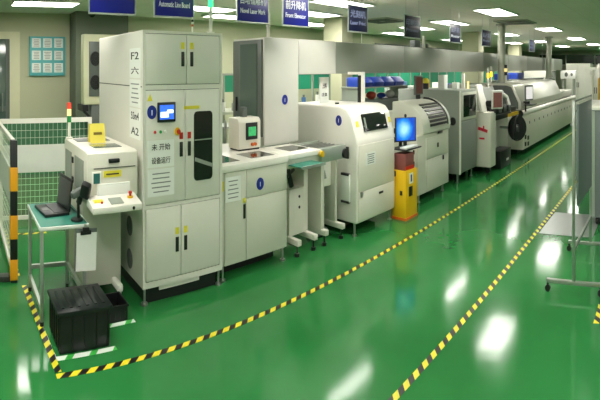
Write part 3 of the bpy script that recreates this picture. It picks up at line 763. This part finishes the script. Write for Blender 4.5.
mk('screen', G().box(7.14, 7.36, 4.375, 4.381, 1.35, 1.58), M('maroon_screen', (84, 46, 40), .3, emit=.1, var=.4, scale=30), t)
mk('neck', G().box(7.2, 7.3, 4.39, 4.43, 1.27, 1.33), BLACK, t)

# ------------------------------------------------------------------ tall grey machine with black window
t = thing('boxy_machine', 'tall green-grey boxy machine with black window beside rounded hood', 'machine', (8.3, 4.5, 0))
mk('body', G().box(7.9, 8.72, 3.87, 5.3, .14, 1.38, .015), GREY, t)
mk('edge_trim', G().box(7.9, 7.95, 3.845, 3.87, .14, 1.36, .004), WHITE, t)
mk('front_door', G().box(7.97, 8.7, 3.85, 3.871, .16, .9, .004), M('mid_grey_door', (120, 126, 120), .45), t)
mk('window_frame', G().box(7.99, 8.7, 3.845, 3.871, .93, 1.34, .006), SAGE, t)
mk('window', G().box(8.05, 8.64, 3.838, 3.848, .97, 1.3, .004), GLASS, t)
mk('door_knob', G().cyl((7.87, 4.0, .92), (7.9, 4.0, .92), .06, n=20), BLACK, t)
for x in (7.98, 8.64): foot(t, x, 3.95, .15, .02)
for x in (7.98, 8.64): foot(t, x, 5.2, .15, .02)
mk('caster', G().cyl((8.1, 4.05, .06), (8.16, 4.05, .06), .06, n=16), BLACK, t)
tag(mk('white_carton', G().box(8.2, 8.36, 4.36, 4.5, 1.38, 1.6, .004), PAPER), 'upright white carton on top of the tall grey machine', 'box')
tag(mk('parts_box', G().box(8.4, 8.52, 4.16, 4.28, 1.38, 1.48, .004), PAPER), 'small white box on the tall grey machine, right of the upright carton', 'box')
t = thing('yellow_lid_jar', 'dark jar with yellow lid on top of the tall grey machine', 'jar', (8.1, 4.74, 1.38))
mk('jar_body', G().cyl((8.1, 4.74, 1.38), (8.1, 4.74, 1.47), .06), BLACK, t)
mk('lid', G().ball((8.1, 4.74, 1.5), .075, n=16, sc=(1, 1, .7)), YTAG, t)
t = thing('inspection_post', 'white signal post on the tall grey machine near its window', 'signal light', (8.5, 4.1, 1.38))
mk('post', G().box(8.6, 8.66, 4.1, 4.16, 1.38, 1.62, .004), WHITE, t)
mk('lens', G().cyl((8.56, 3.98, 1.38), (8.56, 3.98, 1.5), .022, n=12), WLIT, t)

# ------------------------------------------------------------------ chip mounter
t = thing('chip_mounter', 'white mounting machine with red graphic and brown screen', 'machine', (9.8, 4.3, 0))
mk('left_body', G().box(8.83, 9.13, 3.58, 4.9, .12, 1.0, .018, 3), IVORY2, t)
mk('main_body', G().box(9.13, 10.95, 3.95, 5.0, .12, .92, .02), IVORY, t)
mk('cover', G().prism([(3.98, 1.0), (4.2, 1.38), (4.55, 1.42), (5.0, 1.42), (5.0, .92), (3.98, .92)], 'x', 9.6, 10.5, .02), GREY, t)
mk('tilted_panel', G().obb((8.88, 3.82, 1.22), (.28, .05, .46), (math.radians(-16), 0, 0), .015), WHITE, t)
mk('tilted_panel', G().obb((9.25, 3.98, 1.28), (.2, .05, .34), (math.radians(-28), 0, 0), .015), WHITE, t)
red = mk('red_graphic', G().obb((8.826, 3.76, .72), (.006, .22, .05), (math.radians(12), 0, 0)).obb((8.826, 3.74, .74), (.006, .03, .09)), REDG, t)
mk('red_lettering_bar', G().obb((8.826, 3.78, .58), (.006, .12, .03)), REDG, t)
mk('feeder_bank', G().box(9.0, 10.6, 3.62, 3.95, .92, 1.0, .01).box(9.2, 10.2, 3.6, 3.7, .84, .93, .01), BLACK, t)
for k in range(6): mk('feeder', G().box(9.2+k*.16, 9.26+k*.16, 3.55, 3.9, .96, 1.06, .006), (BLACK, DGREY)[k % 2], t)
mc = mk('brown_screen', G().obb((9.0, 3.5, 1.2), (.27, .04, .3), (0, 0, -.6), .008), PAPER, t)
mk('screen', G().obb((8.985, 3.48, 1.195), (.22, .008, .24), (0, 0, -.6)), SCR_R, mc)
mk('screen_header', G().obb((9.007, 3.477, 1.315), (.28, .012, .03), (0, 0, -.6)), PAPER, mc)
mk('screen_arm', G().box(9.03, 9.07, 3.52, 3.7, .98, 1.06, .004), BLACK, t)
mk('arch_handle', G().tube([(9.7, 3.8, 1.24), (9.95, 3.75, 1.25), (10.15, 3.7, 1.18), (10.2, 3.66, 1.05), (10.2, 3.66, .92)], .045, n=12), WHITE, t)
mk('camera_head', G().box(9.3, 9.55, 3.7, 3.9, 1.0, 1.16, .02), BLACK, t)
mk('cable_duct', G().box(9.7, 9.78, 3.86, 3.94, .3, .9, .01), DGREY, t)
mk('service_panel', G().box(9.3, 9.65, 3.93, 3.952, .3, .78, .006), GREY, t)
mk('control_buttons', G().box(9.14, 9.2, 3.9, 3.95, .72, .8, .004), BLACK, t)
mk('yellow_bar', G().obb((10.35, 3.62, .87), (.8, .05, .06)), YEL, t)
for x in (8.95, 10.8): foot(t, x, 4.2, .13, .03)
mk('base', G().box(9.15, 10.9, 4.05, 4.9, .02, .13), BLACK, t)
mk('front_caster', G().cyl((8.95, 3.7, .05), (9.02, 3.7, .05), .05, n=14).box(8.96, 9.01, 3.67, 3.73, .05, .13), BLACK, t)
t = thing('component_reel', 'large black tape reel on the front of the mounting machine', 'reel', (10.35, 3.55, .6))
mk('flange', G().cyl((10.33, 3.5, .62), (10.31, 3.485, .62), .235, n=36).ring((10.31, 3.48, .62), .22, .016, 'y'), BLACK, t)
mk('hub', G().cyl((10.31, 3.45, .62), (10.31, 3.49, .62), .07, n=20), STEEL, t)
mk('rear_flange', G().cyl((10.36, 3.6, .62), (10.36, 3.615, .62), .22, n=32), BLACK, t)
mk('axle', G().cyl((10.31, 3.45, .62), (10.36, 3.96, .62), .025), STEEL, t)
t = thing('tape_bin', 'black scrap bin on the floor under the tape reel', 'bin', (9.8, 3.7, 0))
mk('bin_body', G().prism([(9.43, 0), (10.1, 0), (10.12, .3), (9.41, .3)], 'y', 3.58, 3.88, .008), BLACK, t)
mk('label', G().box(9.8, 9.95, 3.574, 3.581, .1, .14), PAPER, t)
for (x, y, lab) in ((9.95, 4.1, 'amber lit signal tower, leftmost of three over the mounting machine'), (10.4, 4.2, 'amber lit signal tower, middle of three over the mounting machine'), (10.7, 4.9, 'amber lit signal tower, rightmost of three over the mounting machine')):
    z = 1.365 if x < 10 else 1.385 if x < 10.6 else .92
    tower(x, y, z, .36, lab, r=.028, cols=[ALIT, GREY])
tower(11.45, 4.2, 1.38, .4, 'black topped signal tower at the near end of the oven hood', r=.04, cols=[BLACK, WLIT, BLACK])

# ------------------------------------------------------------------ reflow oven
OX0, OX1 = 11.2, 18.3
t = thing('reflow_oven', 'very long ivory reflow oven with silver slanted hood', 'oven', (14.8, 4.3, 0))
mk('lower_body', G().box(OX0, OX1, 3.62, 5.0, .1, .76, .015), IVORY2, t)
mk('hood', G().prism([(3.7, .88), (3.7, 1.03), (3.93, 1.37), (4.1, 1.4), (4.9, 1.4), (4.9, .88)], 'x', OX0+.06, 15.95, .012), M('hood_silver', (206, 206, 194), .3, metal=.25), t)
mk('hood_end_panel', G().prism([(3.78, .9), (3.78, 1.02), (3.97, 1.33), (4.12, 1.36), (4.85, 1.36), (4.85, .9)], 'x', OX0+.045, OX0+.062), DGREY, t)
mk('end_module', G().box(15.97, OX1, 3.8, 4.9, .86, 1.05, .01), IVORY, t)
mk('hood_gap', G().box(OX0+.05, OX1-.02, 3.72, 4.9, .76, .88), DGREY, t)
mk('front_roll', G().cyl((OX0-.02, 3.68, .81), (OX1, 3.68, .81), .06, n=20), WHITE, t)
mk('roll_cap', G().cyl((OX0-.05, 3.68, .81), (OX0-.018, 3.68, .81), .065, n=20), BLACK, t)
for k in range(14):
    x = OX0+.55+k*.48; mk('vent_hole', G().cyl((x, 3.612, .6), (x, 3.622, .6), .03, n=12), BLACK, t)
for x, z in ((11.38, .34), (11.38, .2), (11.62, .3), (11.62, .18)): mk('socket', G().box(x-.06, x+.04, 3.6, 3.622, z-.04, z+.04, .004), BLACK, t)
mk('plinth', G().box(OX0+.15, OX1-.1, 3.85, 4.9, 0, .1), BLACK, t)
mk('warning_tag', G().box(OX0-.004, OX0+.001, 3.8, 3.88, .82-.16, .92-.16), YTAG, t)
t = thing('oven_display', 'pale flat screen on an arm in front of the silver hood', 'monitor', (11.3, 3.45, .9))
mk('case', G().obb((11.3, 3.5, 1.22), (.34, .035, .3), (0, 0, -.35), .008), DGREY, t)
mk('screen', G().obb((11.293, 3.481, 1.22), (.28, .008, .24), (0, 0, -.35)), SCR_W, t)
mk('arm', G().box(11.38, 11.42, 3.51, 3.68, 1.0, 1.05).box(11.2, 11.7, 3.4, 3.62, .975, .99).cyl((11.4, 3.62, .84), (11.4, 3.62, 1.02), .02, n=10), BLACK, t)
t = thing('gantry_box', 'white control box on a post past the oven end', 'control box', (18.5, 3.8, 0))
for y in (3.7, 4.15): mk('post', G().box(18.42, 18.55, y, y+.1, 0, 1.38, .004), GREY, t)
b = mk('box', G().box(18.35, 18.6, 3.66, 4.3, 1.38, 1.64, .01), PAPER, t)
for y, r in ((4.05, .07), (3.82, .05)): mk('dial', G().cyl((18.34, y, 1.51), (18.352, y, 1.51), r), DGREY, b)
tag(mk('blue_crate', G().box(14.6, 15.1, 5.4, 5.8, 1.4, 1.56, .02), BIN), 'blue plastic bin behind the oven hood, left one', 'bin')
tag(mk('blue_crate', G().box(16.0, 16.8, 5.4, 5.8, 1.4, 1.58, .02), BIN), 'wider blue plastic bin behind the oven hood, right one', 'bin')
t = thing('rear_shelf', 'grey shelf bench behind the reflow oven carrying blue bins', 'shelf', (15.5, 5.6, 0))
mk('shelf_top', G().box(14.2, 19.5, 5.3, 5.95, 1.37, 1.4), GREY, t)
for x in (14.25, 16.8, 19.4): mk('leg', G().box(x, x+.06, 5.35, 5.9, 0, 1.37), GREY, t)

# ------------------------------------------------------------------ second line in the background
t = thing('bin_rack', 'dark rack holding blue bins behind the white printer', 'rack', (7.95, 5.9, 0))
mk('cabinet', G().box(7.1, 8.95, 5.65, 6.25, 0, 1.2, .01), DGREY, t)
mk('upper_shelf', G().box(7.1, 8.9, 5.7, 6.2, 1.39, 1.41), GREY, t)
for x in (7.12, 8.86): mk('upright', G().box(x, x+.03, 5.7, 6.2, 1.2, 1.39), GREY, t)
for i in range(4):
    b = thing('blue_bin', 'blue plastic parts bin on the upper shelf of the dark rack', 'bin', (7.4+i*.4, 5.95, 1.41), group='blue bins on the dark rack')
    mk('bin_body', G().prism([(5.75, 1.41), (6.15, 1.41), (6.15, 1.56), (5.84, 1.56), (5.72, 1.48)], 'x', 7.23+i*.4, 7.59+i*.4, .006), BIN, b)
tag(mk('red_bag', G().ball((7.75, 5.9, 1.265), .1, n=14, sc=(1.3, 1, .65)), M('coral_red', (220, 90, 70), .5)), 'coral red bag on the dark rack under the blue bins', 'bag')
tag(mk('white_bag', G().ball((8.45, 5.9, 1.265), .11, n=14, sc=(1.2, 1, .6)), PAPER), 'white bag on the dark rack right of the red bag', 'bag')
tag(mk('blue_bag', G().ball((8.12, 5.9, 1.25), .1, n=14, sc=(1.2, 1, .5)), BIN), 'blue bag between red and white bags on the dark rack', 'bag')
def bench(x0, x1, y0, y1, z, lab):
    t = thing('workbench', lab, 'workbench', ((x0+x1)/2, (y0+y1)/2, 0))
    mk('benchtop', G().box(x0, x1, y0, y1, z-.04, z, .004), M('bench_pale', (190, 194, 178), .5), t)
    for x in (x0+.05, x1-.1):
        for y in (y0+.03, y1-.08): mk('leg', G().box(x, x+.05, y, y+.05, 0, z-.04), GREY, t)
    mk('lower_shelf', G().box(x0+.1, x1-.1, y0+.08, y1-.08, .3, .33), GREY, t)
bench(3.6, 7.0, 6.4, 7.0, 1.14, 'pale workbench behind the shield enclosure and printer')
bench(9.2, 13.4, 6.4, 7.0, 1.14, 'pale workbench in the rear line beyond the tall grey machine')
def screenb(x0, x1, y, z0, z1, lab, mat=GCUR):
    t = thing('green_screen_panel', lab, 'partition', ((x0+x1)/2, y, z0))
    n = max(1, round((x1-x0)/.6))
    for i in range(n):
        a = x0+(x1-x0)*i/n; b = x0+(x1-x0)*(i+1)/n
        mk('panel', G().box(a+.01, b-.04, y-.01, y+.01, z0, z1), mat, t)
    mk('frame', G().box(x0, x1, y-.015, y+.015, z1, z1+.03), GREY, t)
    for i in range(n+1):
        a = min(x0+(x1-x0)*i/n, x1-.03); mk('frame_post', G().box(a, a+.03, y-.015, y+.015, 0, z1), GREY, t)
screenb(3.6, 7.8, 7.15, 1.36, 1.6, 'green screen panels behind the shield enclosure')
screenb(8.7, 19.5, 7.4, 1.2, 1.66, 'long row of green screen panels behind the tall grey machine')
# small bottles and boxes on the benches
for i, (x, y, w_, h_, m_) in enumerate([(5.75, 6.55, .07, .2, PAPER), (5.95, 6.6, .09, .17, M('blue_item', (70, 110, 160), .5)), (6.15, 6.55, .06, .22, PAPER), (6.4, 6.6, .09, .16, MATS['blue_item']),
        (4.35, 6.5, .1, .16, PAPER), (4.6, 6.5, .1, .14, GREY), (6.75, 6.55, .08, .2, PAPER)]):
    t = thing('bottle', ['slim white bottle', 'blue bottle', 'taller white bottle', 'short blue bottle', 'white canister', 'grey canister', 'white squeeze bottle'][i]+' on the bench behind the shield enclosure, '+['leftmost of the cluster', 'next to the slim bottle', 'mid cluster', 'right of the taller bottle', 'at the bench left end', 'beside the white canister', 'at the bench right end'][i], 'bottle', (x, y, 1.14))
    mk('bottle_body', G().cyl((x, y, 1.14), (x, y, 1.14+h_*.75), w_/2, n=14), m_, t)
    mk('cap', G().cyl((x, y, 1.14+h_*.75), (x, y, 1.14+h_), w_/4, n=10), DGREY, t)
for i, (x, w_, h_, m_) in enumerate([(9.5, .3, .22, PAPER), (10.0, .2, .3, MATS['blue_item']), (10.5, .35, .2, PAPER), (11.2, .25, .3, WOODM), (12.0, .3, .24, PAPER), (12.7, .4, .2, BIN)]):
    tag(mk('bench_box', G().box(x, x+w_, 6.55, 6.8, 1.14, 1.14+h_, .004), m_), ['white low box', 'tall blue box', 'wide white box', 'tan carton', 'white square box', 'flat blue box'][i]+' on the rear bench beyond the tall grey machine', 'box')
# rear machines row
for (x0, x1, y0, y1, h, mat, lab) in ((3.4, 3.68, 5.9, 6.3, 1.3, WHITE, 'white slim unit glimpsed between tall cabinet and shield'),
        (19.9, 21.2, 5.2, 6.4, 1.9, IVORY, 'tall ivory rear machine past the oven end')):
    t = thing('rear_machine', lab, 'machine', ((x0+x1)/2, (y0+y1)/2, 0))
    mk('body', G().box(x0, x1, y0, y1, .08, h, .01), mat, t)
    mk('window', G().box(x0+.06, x1-.06, y0-.006, y0+.001, h*.55, h*.85), GGL, t)
    mk('base', G().box(x0+.05, x1-.05, y0+.05, y1-.05, 0, .08), BLACK, t)
t = thing('wire_rack', 'wire shelf rack seen in the gap right of the tall cabinet', 'rack', (4.5, 6.9, 0))
for z in (.25, .5, .75, 1.0): mk('shelf', G().box(3.9, 4.6, 5.75, 6.2, z, z+.02), STEEL, t)
for x in (3.9, 4.57):
    for y in (5.75, 6.17): mk('upright', G().box(x, x+.03, y, y+.03, 0, 1.1), STEEL, t)
# far right clutter
for (x, ya, yb, h, lab) in ((19.6, 2.5, 3.5, 1.75, 'pale tall cabinet far at right, nearest the oven end'), (23.5, 3.9, 5.2, 1.9, 'pale far cabinet left of the gantry behind'), (24.5, 1.6, 3.6, 1.6, 'wide pale cabinet farthest at the right end')):
    t = thing('far_cabinet', lab, 'cabinet', (x+.4, (ya+yb)/2, 0)); ym = (ya+yb)/2
    mk('body', G().box(x, x+.9, ya, yb, .05, h, .01), M('pale_far', (196, 202, 184), .5), t)
    for a, b in ((ya+.04, ym-.01), (ym+.01, yb-.04)): mk('door', G().box(x-.02, x+.001, a, b, .1, h-.05), IVORY, t)
    for y in (ym-.06, ym+.03): mk('handle', G().box(x-.04, x-.019, y, y+.03, h*.5, h*.5+.2), BLACK, t)
    mk('base', G().box(x+.05, x+.85, ya+.05, yb-.05, 0, .05), BLACK, t)
for i, (x, y, h) in enumerate(((17.2, 2.75, 1.5), (18.0, 2.6, 1.7))):
    t = thing('white_stand', ('white slim stand beyond the rolling board, left one', 'taller white slim stand beyond the rolling board, right one')[i], 'stand', (x, y, 0))
    mk('column', G().cyl((x, y, .03), (x, y, h), .06, n=16), WHITE, t)
    mk('head', G().cyl((x, y, h), (x, y, h+.15), .1, .06, n=16), WHITE, t)
    mk('base', G().cyl((x, y, 0), (x, y, .03), .2, n=24), GREY, t)
tag(mk('yellow_cylinder', G().cyl((16.5, 2.42-.1, 0), (16.5, 2.42-.1, 1.4), .12).ball((16.5, 2.32, 1.4), .12, n=16, sc=(1, 1, .5)), M('ochre', (190, 150, 40), .5)), 'ochre gas cylinder standing at the far right edge', 'cylinder')
for i, y in enumerate((2.95, 3.3)):
    t = thing('exit_light', ('left', 'right')[1-i]+' one of the two green lit exit lamps on the far wall', 'exit light', (29.9, 3.3+i*.6, 2.25))
    mk('lamp', G().box(29.86, 29.95, 3.15+i*.7, 3.45+i*.7, 2.2, 2.38, .01), GLIT, t)
    mk('housing', G().box(29.9, 29.96, 3.1+i*.7, 3.5+i*.7, 2.17, 2.41), WHITE, t)

# ------------------------------------------------------------------ right: rolling board, grey cabinet
t = thing('rolling_board', 'grey board on a wheeled steel frame at the right', 'whiteboard', (4.94, .9, 0))
for x in (4.43, 5.47):
    mk('upright', G().box(x-.014, x+.014, .885, .915, .09, 1.46, .003), STEEL, t)
    f = mk('base_bar', G().box(x-.016, x+.016, .6, 1.18, .07, .1, .003), STEEL, t)
    for y in (.63, 1.17):
        c = mk('caster', G().cyl((x-.012, y, .027), (x+.012, y, .027), .027, n=16).box(x-.01, x+.01, y-.008, y+.008, .04, .07), BLACK, f)
mk('lower_rail', G().box(4.444, 5.456, .887, .913, .42-.1, .345, .003), STEEL, t)
mk('top_rail', G().box(4.444, 5.456, .887, .913, 1.445, 1.46, .003), STEEL, t)
bd = mk('board', G().box(4.62, 5.45, .885, .91, .62, 1.42, .003), M('board_grey', (112, 120, 122), .35), t)
mk('board_edge', G().box(4.616, 5.454, .88, .916, 1.42, 1.44), WHITE, bd)
t = thing('grey_cabinet', 'grey cabinet with white top at the right edge behind the board', 'cabinet', (6.8, .6, 0))
mk('body', G().box(6.4, 7.4, .1, 1.06, .09, 1.25, .01), M('cab_grey', (108, 118, 116), .4), t)
mk('top', G().box(6.38, 7.42, .08, 1.08, 1.25, 1.29, .008), WHITE, t)
mk('edge_strip', G().box(6.39, 6.401, .99, 1.05, .1, 1.24), ALU, t)
for x in (6.5, 7.3):
    for y in (.2, .97): mk('caster', G().cyl((x, y-.02, .045), (x, y+.02, .045), .045, n=16), BLACK, t)
t = thing('grey_cabinet', 'slim grey cabinet seen through the rolling board frame', 'cabinet', (9.4, 1.6, 0))
mk('body', G().box(9.0, 10.0, 1.25, 1.74, .05, 1.12, .01), MATS['cab_grey'], t)
mk('top', G().box(8.98, 10.02, 1.23, 1.76, 1.12, 1.17, .008), WHITE, t)
mk('base', G().box(9.05, 9.95, 1.3, 1.7, 0, .05), BLACK, t)
tag(mk('floor_plate', G().box(5.95, 6.88, .95, 1.7, 0, .004), M('plate_grey', (140, 146, 142), .3, metal=.3)), 'flat grey metal plate on the floor beside the second tape line', 'floor plate')

# ------------------------------------------------------------------ floor tapes
def tape(pts, lab, mat=HAZ, name='floor_tape', w=.052, z=.002):
    g = G()
    for (a, b) in zip(pts, pts[1:]):
        a = Vector(a); b = Vector(b); d = (b-a).normalized(); n = Vector((-d.y, d.x))*w/2
        e = d*w/2
        vs = [a-n-e, b-n+e, b+n+e, a+n-e]
        g.prism([(v.x, v.y) for v in vs], 'z', 0, z)
    return tag(mk(name, g, mat), lab, 'floor tape')
tape([(.75, 3.23), (19, 3.23)], 'yellow and black hazard tape line running along the machine line')
tape([(.66, 4.9), (.66, 6.3)], 'faint hazard tape strip along the foot of the side fence panel')
tape([(.8, 6.1), (1.2, 6.1)], 'short hazard tape piece on the floor inside the fenced corner')
tape([(.747, 3.30), (.70, 4.62)], 'short hazard tape strip beside the stand, running towards the fence')
tape([(1.2, 1.746), (18.5, 1.746)], 'hazard tape line across the aisle on the right side')
tape([(3.98, .6), (4.28, .6)], 'hazard tape end at the bottom right corner')
tape([(.79, 3.425), (1.24, 3.425)], 'white and green floor tape in front of the lidded crate', GWT, w=.05)
tape([(1.28, 3.735), (1.53, 3.735)], 'white and green floor tape in front of the small crate', GWT, w=.05)
tape([(.757, 3.43), (.735, 3.95)], 'white and green floor tape left of the lidded crate', GWT, w=.03, z=.0015)

# ------------------------------------------------------------------ camera
cd = bpy.data.cameras.new('camera'); co = bpy.data.objects.new('camera', cd); COL.objects.link(co)
S.camera = co
cd.type = 'PANO'; cd.panorama_type = 'CENTRAL_CYLINDRICAL'
cd.central_cylindrical_range_u_min = -300/450; cd.central_cylindrical_range_u_max = 300/450
cd.central_cylindrical_range_v_min = -331.5/600; cd.central_cylindrical_range_v_max = 68.5/600
cd.central_cylindrical_radius = 1
co.location = (0, 0, 1.7); co.rotation_euler = (PI/2, 0, (664-300)/450-PI/2)
cd.clip_start = .05; cd.clip_end = 100
# world: dim
wd = bpy.data.worlds.new('world'); S.world = wd; wd.use_nodes = True
wd.node_tree.nodes['Background'].inputs[0].default_value = (.5, .55, .5, 1); wd.node_tree.nodes['Background'].inputs[1].default_value = .05
vs = S.view_settings; vs.view_transform = 'Standard'; vs.look = 'None'; vs.gamma = 1; vs.use_curve_mapping = False
vs.exposure = .78
